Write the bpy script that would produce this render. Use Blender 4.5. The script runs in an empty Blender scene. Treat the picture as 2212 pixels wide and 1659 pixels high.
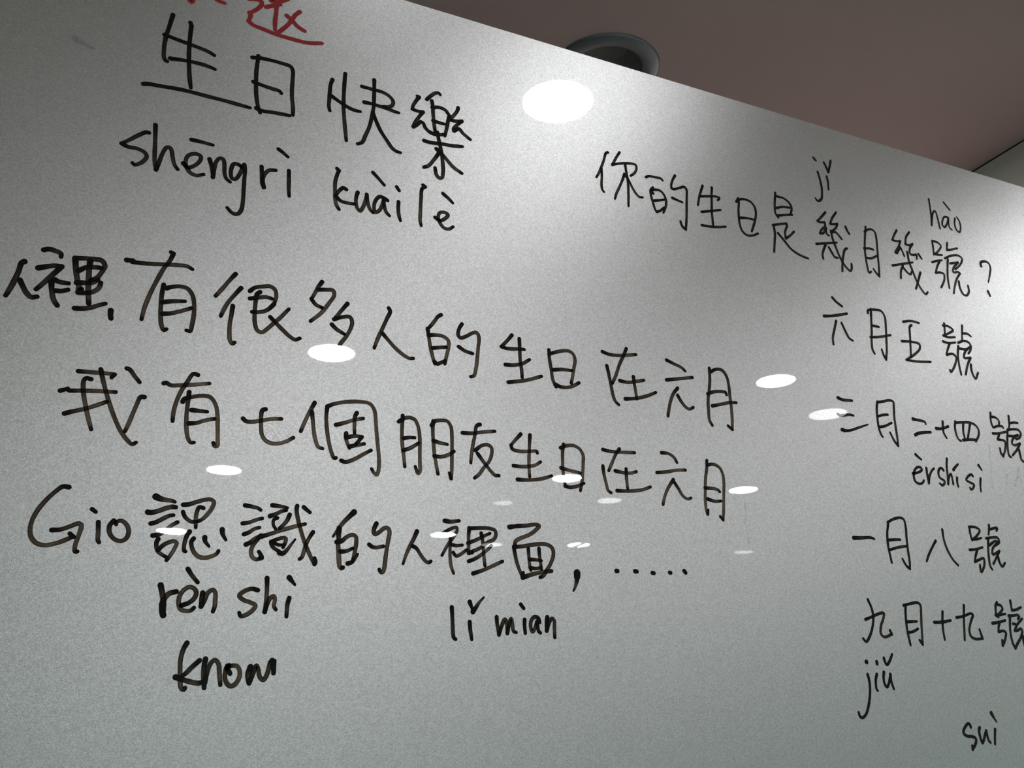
import bpy, bmesh, math, random
from mathutils import Vector, Matrix

random.seed(7)
SC = bpy.context.scene
COL = SC.collection

# ------------------------------------------------------------------ camera
# Metres; the board's writing face is the plane y = 0, the room lies at y < 0, z = 0 is the floor.
cam_data = bpy.data.cameras.new('camera')
cam = bpy.data.objects.new('camera', cam_data)
COL.objects.link(cam)
cam_data.sensor_fit = 'HORIZONTAL'
cam_data.sensor_width = 36.0
cam_data.lens = 36.0 * 2200.0 / 2212.0
cam_data.clip_start = 0.02
PITCH, ROLL, YAW = math.radians(20.35), math.radians(-1.41), math.radians(26.05)
fw = Vector((0, math.cos(PITCH), math.sin(PITCH)))
up0 = Vector((0, -math.sin(PITCH), math.cos(PITCH)))
rt0 = Vector((1, 0, 0))
rt = rt0 * math.cos(ROLL) + up0 * math.sin(ROLL)
up = up0 * math.cos(ROLL) - rt0 * math.sin(ROLL)
turn = Matrix.Rotation(-YAW, 3, 'Z')
rt, up, fw = turn @ rt, turn @ up, turn @ fw
cam.matrix_world = Matrix(((rt.x, up.x, -fw.x, 0.0), (rt.y, up.y, -fw.y, -0.86), (rt.z, up.z, -fw.z, 1.45), (0, 0, 0, 1)))
SC.camera = cam

# ------------------------------------------------------------------ world, exposure
world = bpy.data.worlds.new('world')
SC.world = world
world.use_nodes = True
world.node_tree.nodes['Background'].inputs['Color'].default_value = (0.02, 0.022, 0.024, 1)
world.node_tree.nodes['Background'].inputs['Strength'].default_value = 0.0
SC.view_settings.view_transform = 'Standard'
SC.view_settings.look = 'None'
SC.view_settings.gamma = 1.0
SC.view_settings.use_curve_mapping = False
SC.cycles.use_denoising = True
SC.cycles.max_bounces = 6
SC.cycles.diffuse_bounces = 4
SC.cycles.glossy_bounces = 3
SC.cycles.sample_clamp_indirect = 4.0
SC.view_settings.exposure = 0.08

CEIL = 2.75


# ------------------------------------------------------------------ helpers
def tag(o, label=None, cat=None, group=None, kind=None):
    if label: o['label'] = label
    if cat: o['category'] = cat
    if group: o['group'] = group
    if kind: o['kind'] = kind
    return o


def link(name, me, mat, parent=None):
    if mat: me.materials.append(mat)
    o = bpy.data.objects.new(name, me)
    COL.objects.link(o)
    if parent: o.parent = parent
    return o


def build(name, bm, mat, parent=None, smooth=False):
    me = bpy.data.meshes.new(name)
    bm.normal_update()
    bm.to_mesh(me)
    bm.free()
    if smooth:
        for p in me.polygons: p.use_smooth = True
    return link(name, me, mat, parent)


def box(bm, x0, x1, y0, y1, z0, z1):
    v = [bm.verts.new((x, y, z)) for x in (x0, x1) for y in (y0, y1) for z in (z0, z1)]
    for f in ((0, 1, 3, 2), (4, 6, 7, 5), (0, 4, 5, 1), (2, 3, 7, 6), (0, 2, 6, 4), (1, 5, 7, 3)):
        bm.faces.new([v[i] for i in f])


def lathe(bm, prof, n=64, close=False):
    """prof: (radius, z) pairs turned about z; a radius of 0 makes a pole."""
    rings = []
    for r, z in prof:
        if r < 1e-6: rings.append([bm.verts.new((0, 0, z))])
        else: rings.append([bm.verts.new((r * math.cos(2 * math.pi * k / n), r * math.sin(2 * math.pi * k / n), z)) for k in range(n)])
    pairs = list(zip(rings, rings[1:]))
    if close: pairs.append((rings[-1], rings[0]))
    for a, b in pairs:
        for k in range(n):
            k2 = (k + 1) % n
            if len(a) == 1: bm.faces.new((a[0], b[k], b[k2]))
            elif len(b) == 1: bm.faces.new((a[k], a[k2], b[0]))
            else: bm.faces.new((a[k], a[k2], b[k2], b[k]))


def nodes(name):
    m = bpy.data.materials.new(name)
    m.use_nodes = True
    nt = m.node_tree
    return m, nt, nt.nodes['Principled BSDF']


def plain(name, col, rough=0.6, spec=0.5, metal=0.0, var=0.0, scale=4.0, bump=0.0, bscale=200.0):
    m, nt, p = nodes(name)
    p.inputs['Roughness'].default_value = rough
    p.inputs['Specular IOR Level'].default_value = spec
    p.inputs['Metallic'].default_value = metal
    p.inputs['Base Color'].default_value = (*col, 1)
    tc = nt.nodes.new('ShaderNodeTexCoord')
    if var:
        n = nt.nodes.new('ShaderNodeTexNoise'); n.inputs['Scale'].default_value = scale; n.inputs['Detail'].default_value = 5
        r = nt.nodes.new('ShaderNodeMapRange')
        r.inputs['From Min'].default_value = 0.3; r.inputs['From Max'].default_value = 0.7
        r.inputs['To Min'].default_value = 1 - var; r.inputs['To Max'].default_value = 1 + var
        mx = nt.nodes.new('ShaderNodeVectorMath'); mx.operation = 'SCALE'
        mx.inputs[0].default_value = col
        nt.links.new(tc.outputs['Object'], n.inputs['Vector'])
        nt.links.new(n.outputs['Fac'], r.inputs['Value'])
        nt.links.new(r.outputs['Result'], mx.inputs['Scale'])
        nt.links.new(mx.outputs['Vector'], p.inputs['Base Color'])
    if bump:
        n2 = nt.nodes.new('ShaderNodeTexNoise'); n2.inputs['Scale'].default_value = bscale; n2.inputs['Detail'].default_value = 3
        b = nt.nodes.new('ShaderNodeBump'); b.inputs['Strength'].default_value = bump; b.inputs['Distance'].default_value = 0.001
        nt.links.new(tc.outputs['Object'], n2.inputs['Vector'])
        nt.links.new(n2.outputs['Fac'], b.inputs['Height'])
        nt.links.new(b.outputs['Normal'], p.inputs['Normal'])
    return m


def glow(name, col, strength):
    m, nt, p = nodes(name)
    p.inputs['Base Color'].default_value = (0.8, 0.8, 0.8, 1)
    p.inputs['Emission Color'].default_value = (*col, 1)
    p.inputs['Emission Strength'].default_value = strength
    return m


# ------------------------------------------------------------------ materials
M_CEIL = plain('painted_ceiling', (0.69, 0.468, 0.45), rough=0.85, spec=0.2, var=0.03, scale=3.0, bump=0.15, bscale=350.0)
M_WALL = plain('grey_wall_paint', (0.63, 0.735, 0.69), rough=0.8, spec=0.2, var=0.03, scale=2.5, bump=0.15, bscale=300.0)
M_FLOOR = plain('grey_green_carpet', (0.29, 0.395, 0.37), rough=0.95, spec=0.1, var=0.15, scale=60.0, bump=0.5, bscale=400.0)
M_TRIM = plain('white_trim_enamel', (0.75, 0.73, 0.7), rough=0.4)
M_DARKTRIM = plain('dark_anodised_ring', (0.26, 0.255, 0.28), rough=0.36, metal=0.6)
M_DARKCONE = plain('dark_reflector', (0.30, 0.26, 0.26), rough=0.5)
M_DEADLENS = plain('unlit_lens', (0.34, 0.29, 0.28), rough=0.4)
M_SIDE = plain('warm_grey_wall_paint', (0.80, 0.78, 0.72), rough=0.8, spec=0.2, var=0.03, scale=2.5, bump=0.15, bscale=300.0)
M_JOINT = plain('dark_joint_filler', (0.02, 0.018, 0.018), rough=0.9)
LENSES = {}


def lens_material(power):
    if power not in LENSES: LENSES[power] = glow('lit_lens', (0.995, 0.985, 0.995), power)
    return LENSES[power]


def board_material():
    """Pearly writing film: finely pebbled satin body under a smooth clear coat."""
    m, nt, p = nodes('whiteboard_film')
    nt.nodes.remove(p)
    tc = nt.nodes.new('ShaderNodeTexCoord')
    # shallow close-packed dimples a couple of millimetres across
    sw = nt.nodes.new('ShaderNodeSeparateXYZ'); cb = nt.nodes.new('ShaderNodeCombineXYZ')
    nt.links.new(tc.outputs['Object'], sw.inputs[0])
    nt.links.new(sw.outputs['X'], cb.inputs['X']); nt.links.new(sw.outputs['Z'], cb.inputs['Y'])
    n = nt.nodes.new('ShaderNodeTexVoronoi'); n.voronoi_dimensions = '2D'; n.feature = 'F1'
    n.inputs['Scale'].default_value = 1500.0
    sq = nt.nodes.new('ShaderNodeMath'); sq.operation = 'POWER'; sq.inputs[1].default_value = 2.0
    b = nt.nodes.new('ShaderNodeBump')
    b.inputs['Strength'].default_value = 1.0; b.inputs['Distance'].default_value = 0.00007
    nt.links.new(cb.outputs['Vector'], n.inputs['Vector'])
    nt.links.new(n.outputs['Distance'], sq.inputs[0]); nt.links.new(sq.outputs[0], b.inputs['Height'])
    d = nt.nodes.new('ShaderNodeBsdfDiffuse'); d.inputs['Color'].default_value = (0.71, 0.722, 0.72, 1)
    g = nt.nodes.new('ShaderNodeBsdfAnisotropic'); g.distribution = 'BECKMANN'
    g.inputs['Color'].default_value = (0.71, 0.722, 0.72, 1); g.inputs['Roughness'].default_value = 0.38
    nt.links.new(b.outputs['Normal'], g.inputs['Normal'])
    # pearl flakes about a millimetre across, each a little brighter or duller than the next
    fl = nt.nodes.new('ShaderNodeTexVoronoi'); fl.voronoi_dimensions = '2D'; fl.feature = 'F1'; fl.inputs['Scale'].default_value = 1080.0
    fs = nt.nodes.new('ShaderNodeSeparateColor')
    fm = nt.nodes.new('ShaderNodeMapRange'); fm.inputs['To Min'].default_value = 1 - 0.21; fm.inputs['To Max'].default_value = 1 + 0.21
    fv = nt.nodes.new('ShaderNodeVectorMath'); fv.operation = 'SCALE'; fv.inputs[0].default_value = (0.71, 0.722, 0.72)
    nt.links.new(cb.outputs['Vector'], fl.inputs['Vector']); nt.links.new(fl.outputs['Color'], fs.inputs[0])
    nt.links.new(fs.outputs['Red'], fm.inputs['Value']); nt.links.new(fm.outputs['Result'], fv.inputs['Scale'])
    nt.links.new(fv.outputs['Vector'], g.inputs['Color'])
    body = nt.nodes.new('ShaderNodeMixShader'); body.inputs['Fac'].default_value = 0.75
    nt.links.new(d.outputs[0], body.inputs[1]); nt.links.new(g.outputs[0], body.inputs[2])
    c = nt.nodes.new('ShaderNodeBsdfAnisotropic'); c.distribution = 'BECKMANN'
    c.inputs['Color'].default_value = (1, 1, 1, 1); c.inputs['Roughness'].default_value = 0.02
    fr = nt.nodes.new('ShaderNodeFresnel'); fr.inputs['IOR'].default_value = 1.5
    top = nt.nodes.new('ShaderNodeMixShader')
    nt.links.new(fr.outputs[0], top.inputs['Fac']); nt.links.new(body.outputs[0], top.inputs[1]); nt.links.new(c.outputs[0], top.inputs[2])
    nt.links.new(top.outputs[0], nt.nodes['Material Output'].inputs['Surface'])
    return m


M_BOARD = board_material()


def ink_material(name, col, dense, thin, tint):
    """Dry-erase ink: opaque where the pen rested, streaky and see-through where it ran."""
    m, nt, p = nodes(name)
    p.inputs['Base Color'].default_value = (*col, 1)
    p.inputs['Roughness'].default_value = 0.45
    p.inputs['Specular IOR Level'].default_value = 0.04
    p.inputs['Coat Weight'].default_value = 0.75
    p.inputs['Coat Roughness'].default_value = 0.008
    p.inputs['Coat IOR'].default_value = 1.4
    uv = nt.nodes.new('ShaderNodeUVMap'); uv.uv_map = 'stroke'
    at = nt.nodes.new('ShaderNodeAttribute'); at.attribute_name = 'wet'
    sc = nt.nodes.new('ShaderNodeVectorMath'); sc.operation = 'MULTIPLY'
    sc.inputs[1].default_value = (0.35, 3.2, 1)
    n = nt.nodes.new('ShaderNodeTexNoise'); n.inputs['Scale'].default_value = 1.0; n.inputs['Detail'].default_value = 3
    nt.links.new(uv.outputs['UV'], sc.inputs[0]); nt.links.new(sc.outputs['Vector'], n.inputs['Vector'])
    # density = wet + 0.55 * (noise - 0.5), spread between thin and dense
    a = nt.nodes.new('ShaderNodeMath'); a.operation = 'MULTIPLY_ADD'
    a.inputs[1].default_value = 0.9; a.inputs[2].default_value = -0.45
    nt.links.new(n.outputs['Fac'], a.inputs[0])
    s = nt.nodes.new('ShaderNodeMath'); s.operation = 'ADD'
    nt.links.new(a.outputs[0], s.inputs[0]); nt.links.new(at.outputs['Fac'], s.inputs[1])
    r = nt.nodes.new('ShaderNodeMapRange'); r.clamp = True
    r.inputs['From Min'].default_value = 0.0; r.inputs['From Max'].default_value = 1.0
    r.inputs['To Min'].default_value = thin; r.inputs['To Max'].default_value = dense
    nt.links.new(s.outputs[0], r.inputs['Value'])
    t = nt.nodes.new('ShaderNodeBsdfTransparent'); t.inputs['Color'].default_value = (*tint, 1)
    mix = nt.nodes.new('ShaderNodeMixShader')
    nt.links.new(r.outputs['Result'], mix.inputs['Fac'])
    nt.links.new(t.outputs[0], mix.inputs[1]); nt.links.new(p.outputs[0], mix.inputs[2])
    nt.links.new(mix.outputs[0], nt.nodes['Material Output'].inputs['Surface'])
    return m


M_BLACK = ink_material('black_marker_ink', (0.006, 0.0055, 0.005), 0.997, 0.58, (1.0, 0.88, 0.74))
M_RED = ink_material('red_marker_ink', (0.46, 0.05, 0.055), 0.95, 0.72, (1.0, 0.55, 0.55))
M_GHOST = ink_material('wiped_off_ink', (0.05, 0.05, 0.055), 0.15, 0.02, (0.97, 0.97, 1.0))


# ------------------------------------------------------------------ the room
XL, XR, YB, YF = -3.2, 6.2, -7.6, 3.6
SEAM = 1.93


def room_box(name, *b, mat):
    bm = bmesh.new(); box(bm, *b)
    return tag(build(name, bm, mat), kind='structure')


room_box('floor', XL - 0.1, XR + 0.1, YB - 0.1, YF + 0.1, -0.12, 0.0, mat=M_FLOOR)
# one plane of ceiling over both sides of the partition, pierced where a downlight is let in
HOLE_R = 0.0715
DEAD = (0.9295, 0.5755)


def ceiling():
    bm = bmesh.new()
    n = 64
    ring0 = [bm.verts.new((DEAD[0] + HOLE_R * math.cos(2 * math.pi * k / n), DEAD[1] + HOLE_R * math.sin(2 * math.pi * k / n), CEIL)) for k in range(n)]
    s = 0.3
    sq = []
    for k in range(n):
        c, d = math.cos(2 * math.pi * k / n), math.sin(2 * math.pi * k / n)
        f = s / max(abs(c), abs(d))
        sq.append(bm.verts.new((DEAD[0] + c * f, DEAD[1] + d * f, CEIL)))
    for k in range(n):
        bm.faces.new((ring0[k], ring0[(k + 1) % n], sq[(k + 1) % n], sq[k]))
    x0, x1, y0, y1 = DEAD[0] - s, DEAD[0] + s, DEAD[1] - s, DEAD[1] + s
    for a in ((XL - .1, x0, YB - .1, YF + .1), (x1, XR + .1, YB - .1, YF + .1), (x0, x1, YB - .1, y0), (x0, x1, y1, YF + .1)):
        v = [bm.verts.new(p) for p in ((a[0], a[2], CEIL), (a[1], a[2], CEIL), (a[1], a[3], CEIL), (a[0], a[3], CEIL))]
        bm.faces.new(v[::-1])
    o = build('ceiling', bm, M_CEIL)
    return tag(o, kind='structure')


ceiling()
room_box('wall_left', XL - 0.1, XL, YB - 0.1, YF + 0.1, 0, CEIL + 0.1, mat=M_WALL)
room_box('wall_right', XR, XR + 0.1, YB - 0.1, YF + 0.1, 0, CEIL + 0.1, mat=M_WALL)
room_box('wall_back', XL, XR, YB - 0.1, YB, 0, CEIL + 0.1, mat=M_WALL)
room_box('wall_far', XL, XR, YF, YF + 0.1, 0, CEIL + 0.1, mat=M_WALL)
room_box('wall_front', XL, XR, 0.0145, 0.09, 0, 2.236, mat=M_WALL)          # partition behind the board, open above
room_box('wall_side', SEAM, SEAM + 0.1, 0.09, YF, 0, CEIL - 0.0045, mat=M_SIDE)
room_box('trim_1', SEAM + 0.001, SEAM + 0.099, 0.09, YF, CEIL - 0.0045, CEIL, mat=M_JOINT)   # dark joint along the top of the side wall


# ------------------------------------------------------------------ downlights
def downlight(x, y, power, label, r=0.075, bar=False):
    root = bpy.data.objects.new('ceiling_downlight', None)
    COL.objects.link(root)
    root.location = (x, y, CEIL)
    root.empty_display_size = 0.1
    tag(root, label, 'downlight', 'round downlights in the ceiling')
    bm = bmesh.new()
    lathe(bm, [(r + 0.020, 0.0), (r + 0.018, -0.004), (r + 0.004, -0.006), (r, -0.004), (r, 0.0)], 56, close=True)
    build('trim_ring', bm, M_TRIM, root, smooth=True)
    bm = bmesh.new()
    lathe(bm, [(0, -0.003), (r * 0.5, -0.003), (r, -0.003), (r, -0.001), (0, -0.001)], 56)
    build('lens', bm, lens_material(power), root)
    if bar:
        bm = bmesh.new(); box(bm, -0.012, 0.012, -r, r, -0.008, -0.003)
        build('crossbar', bm, M_TRIM, root)
    return root


for X, Y, POWER, R_, BAR, LABEL in (
    (0.89, -0.709, 36, 0.0743, 0, "lit ceiling downlight whose oval reflection is the largest on the board, near its top edge"),
    (0.846, -2.24, 125, 0.0763, 0, "lit ceiling downlight mirrored at the foot of the long upper line, near its middle"),
    (2.428, -1.887, 30, 0.0712, 0, "lit ceiling downlight mirrored in the gap between the long lines and the right-hand column"),
    (0.791, -3.815, 187, 0.0752, 0, "lit ceiling downlight mirrored on bare board above the bottom row of large writing"),
    (2.361, -3.38, 228, 0.0703, 0, "lit ceiling downlight mirrored across the last boxy character of the lower long line"),
    (3.336, -3.257, 199, 0.0692, 0, "lit ceiling downlight mirrored just right of the lower long line's last character"),
    (2.882, -2.117, 10, 0.0755, 0, "faint ceiling downlight mirrored beside the three-stroke character in the right-hand column"),
    (2.791, -3.701, 9, 0.064, 0, "faint ceiling downlight mirrored below the lower long line, the wider of two"),
    (2.279, -3.944, 6, 0.05, 0, "faint small ceiling downlight mirrored below the lower long line, the narrower of two"),
    (4.407, -4.646, 6, 0.0642, 0, "faint ceiling downlight mirrored on bare board right of the row of dots"),
    (3.216, -4.802, 92, 0.0698, 1, "lit ceiling downlight with a dark bar across it, mirrored above the big comma"),
    (2.281, -4.801, 122, 0.0754, 0, "lit ceiling downlight mirrored over the first character after the two-legged one in the bottom row"),
    (0.761, -5.227, 371, 0.0812, 0, "lit ceiling downlight mirrored over the left strokes of the first character after Gio"),
    (2.682, -4.978, 12, 0.0677, 0, "faint ceiling downlight mirrored over the right half of a crossed-grid character in the bottom row"),
    (1.45, 1.2, 159, 0.075, 0, "added unseen ceiling downlight behind the partition, brightening the ceiling beyond the unlit recessed one"),  # unseen lamp added to brighten the ceiling and side wall past the partition
    (4, -1.55, 143, 0.075, 0, "lit ceiling downlight far to the right, outside the board's reflections"),
    (-2, -5.5, 194, 0.075, 0, "added unseen fill downlight at the back left of the room"),  # invented room fill, placed where the board does not mirror it
    (5.4, -3, 137, 0.075, 0, "lit ceiling downlight near the right wall of the room"),
    (2.6, -0.6, 135, 0.075, 0, "lit ceiling downlight close to the board, right of everything mirrored in it"),
    (0.4, -0.33, 6, 0.075, 0, "added faint fill downlight closest to the board, brightening its top edge and not mirrored in it"),  # added to lift the glow along the board's top edge
):
    downlight(X, Y, POWER, LABEL, R_, BAR)


def dead_downlight():
    """The fitting seen past the board's edge: dark ring, dark cone, no light in it."""
    root = bpy.data.objects.new('recessed_downlight', None)
    COL.objects.link(root)
    root.location = (DEAD[0], DEAD[1], CEIL)
    tag(root, 'unlit dark round recessed downlight in the ceiling just above the whiteboard edge', 'downlight')
    bm = bmesh.new()
    lathe(bm, [(0.107, 0.0), (0.1065, -0.003), (0.102, -0.0055), (0.076, -0.0055), (0.0705, -0.003), (0.0705, 0.004)], 72)
    build('trim_ring', bm, M_DARKTRIM, root, smooth=True)
    bm = bmesh.new()
    lathe(bm, [(0.0705, 0.004), (0.068, 0.012), (0.06, 0.032), (0.048, 0.052)], 72)
    build('reflector_cone', bm, M_DARKCONE, root, smooth=True)
    bm = bmesh.new()
    lathe(bm, [(0.048, 0.052), (0.03, 0.0535), (0, 0.0545)], 48)
    build('lens', bm, M_DEADLENS, root, smooth=True)


dead_downlight()

# ------------------------------------------------------------------ the whiteboard and its writing
BOARD = bpy.data.objects.new('whiteboard', None)
COL.objects.link(BOARD)
tag(BOARD, 'silvery glossy whiteboard covered in black handwriting, reflecting round ceiling lights', 'whiteboard')
bm = bmesh.new()
box(bm, -1.15, 2.75, 0.0, 0.0140, 0.80, 2.240)
bmesh.ops.bevel(bm, geom=list(bm.edges), offset=0.0006, segments=2, affect='EDGES')
build('panel', bm, M_BOARD, BOARD)


def spline(P):
    """Catmull-Rom through P, about 0.9 mm between samples."""
    if len(P) == 2:
        a, b = P
        n = max(2, int((b - a).length / 0.0012))
        return [a.lerp(b, k / n) for k in range(n + 1)]
    Q = [P[0] * 2 - P[1]] + P + [P[-1] * 2 - P[-2]]
    out = []
    for i in range(1, len(Q) - 2):
        p0, p1, p2, p3 = Q[i - 1:i + 3]
        t1 = max((p1 - p0).length, 1e-6) ** 0.5
        t2 = max((p2 - p1).length, 1e-6) ** 0.5
        t3 = max((p3 - p2).length, 1e-6) ** 0.5
        m1 = ((p1 - p0) / t1 - (p2 - p0) / (t1 + t2) + (p2 - p1) / t2) * t2
        m2 = ((p2 - p1) / t2 - (p3 - p1) / (t2 + t3) + (p3 - p2) / t3) * t2
        n = max(2, int((p2 - p1).length / 0.0009))
        for k in range(n):
            t = k / n
            h = t * t * t
            s = t * t
            out.append(p1 * (2 * h - 3 * s + 1) + m1 * (h - 2 * s + t) + p2 * (3 * s - 2 * h) + m2 * (h - s))
    out.append(P[-1])
    return out


def stroke(bm, P, w0, w1, y, uvl, wetl, wet0, wet1):
    """A flat ribbon of ink with round ends; P are board points (x, z) in metres."""
    pts = spline(P)
    L = [0.0]
    for a, b in zip(pts, pts[1:]): L.append(L[-1] + (b - a).length)
    tot = max(L[-1], 1e-6)
    seed = random.random() * 50
    jig = random.random() * 6.28
    rows = []
    n = len(pts)
    for i, p in enumerate(pts):
        a, b = pts[max(i - 1, 0)], pts[min(i + 1, n - 1)]
        d = (b - a)
        d = d.normalized() if d.length > 1e-9 else Vector((1, 0))
        nrm = Vector((-d.y, d.x))
        t = L[i] / tot
        # a resting pen leaves a slightly wider blot at both ends
        e = 1 + 0.10 * math.exp(-(L[i] / 0.004) ** 2) + 0.04 * math.sin(jig + L[i] * 240) - 0.10 * math.exp(-((tot - L[i]) / 0.005) ** 2)
        h = 0.5 * (w0 + (w1 - w0) * t) * e
        wet = wet0 + (wet1 - wet0) * min(1, t * 1.25)
        wet += 0.55 * math.exp(-(L[i] / 0.006) ** 2) + 0.75 * math.exp(-((tot - L[i]) / 0.0035) ** 2)
        rows.append((p, d, nrm, h, L[i], wet))
    def vert(p): return bm.verts.new((p.x, y, p.y))
    def face(vs, data):
        try: f = bm.faces.new(vs)
        except ValueError: return
        for lp, (u, v, wt) in zip(f.loops, data):
            lp[uvl].uv = (u, v)
            lp[wetl] = (wt, wt, wt, 1.0)
    V = []
    for p, d, nrm, h, l, wet in rows:
        V.append((vert(p + nrm * h), vert(p), vert(p - nrm * h)))
    U = [seed + r[4] / 0.0045 for r in rows]
    for i in range(n - 1):
        u, u2, q, q2 = U[i], U[i + 1], rows[i][5], rows[i + 1][5]
        E = 0.28                                   # the rim dries darker than the middle
        a, b, c = V[i]; a2, b2, c2 = V[i + 1]
        face((a, b, b2, a2), ((u, 0, q + E), (u, .5, q), (u2, .5, q2), (u2, 0, q2 + E)))
        face((b, c, c2, b2), ((u, .5, q), (u, 1, q + E), (u2, 1, q2 + E), (u2, .5, q2)))
    for i, sgn in ((0, -1), (n - 1, 1)):
        p, d, nrm, h, l, wet = rows[i]
        a, b, c = V[i]
        ring = [a]
        for k in range(1, 8):
            t = math.pi * k / 8
            ring.append(vert(p + nrm * h * math.cos(t) + d * sgn * h * math.sin(t)))
        ring.append(c)
        for k in range(8):
            tri = (b, ring[k], ring[k + 1])
            if sgn < 0: tri = (b, ring[k + 1], ring[k])
            face(tri, ((U[i], .5, wet), (U[i], .5, wet + .2), (U[i], .5, wet + .2)))


def write(part, name, strokes, width, mat, wet, label=None):
    bm = bmesh.new()
    uvl = bm.loops.layers.uv.new('stroke')
    wetl = bm.loops.layers.float_color.new('wet')
    k = 0
    for s in strokes.split('|'):
        f = s.split()
        w0, w1 = width, width
        if f[0][0] == 'w':
            g = f.pop(0)[1:].split(':')
            w0, w1 = width * float(g[0]), width * float(g[-1])
        q0, q1 = wet + random.uniform(-.1, .15), wet - 0.25 + random.uniform(-.15, .15)
        runs, cur = [], []
        for t in f:
            x, z = t.rstrip('!').split(',')
            cur.append(Vector((int(x) / 1e4, int(z) / 1e4)))
            if t[-1] == '!':
                runs.append(cur); cur = [cur[-1].copy()]
        runs.append(cur)
        for r in runs:
            if len(r) < 2: continue
            stroke(bm, r, w0, w1, -0.00012 - 0.000012 * k, uvl, wetl, q0, q1)
            k += 1
    # faces look out of the board, towards -y
    for f in bm.faces:
        f.normal_update()
        if f.normal.y > 0: f.normal_flip()
    return build(name, bm, mat, part)


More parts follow.
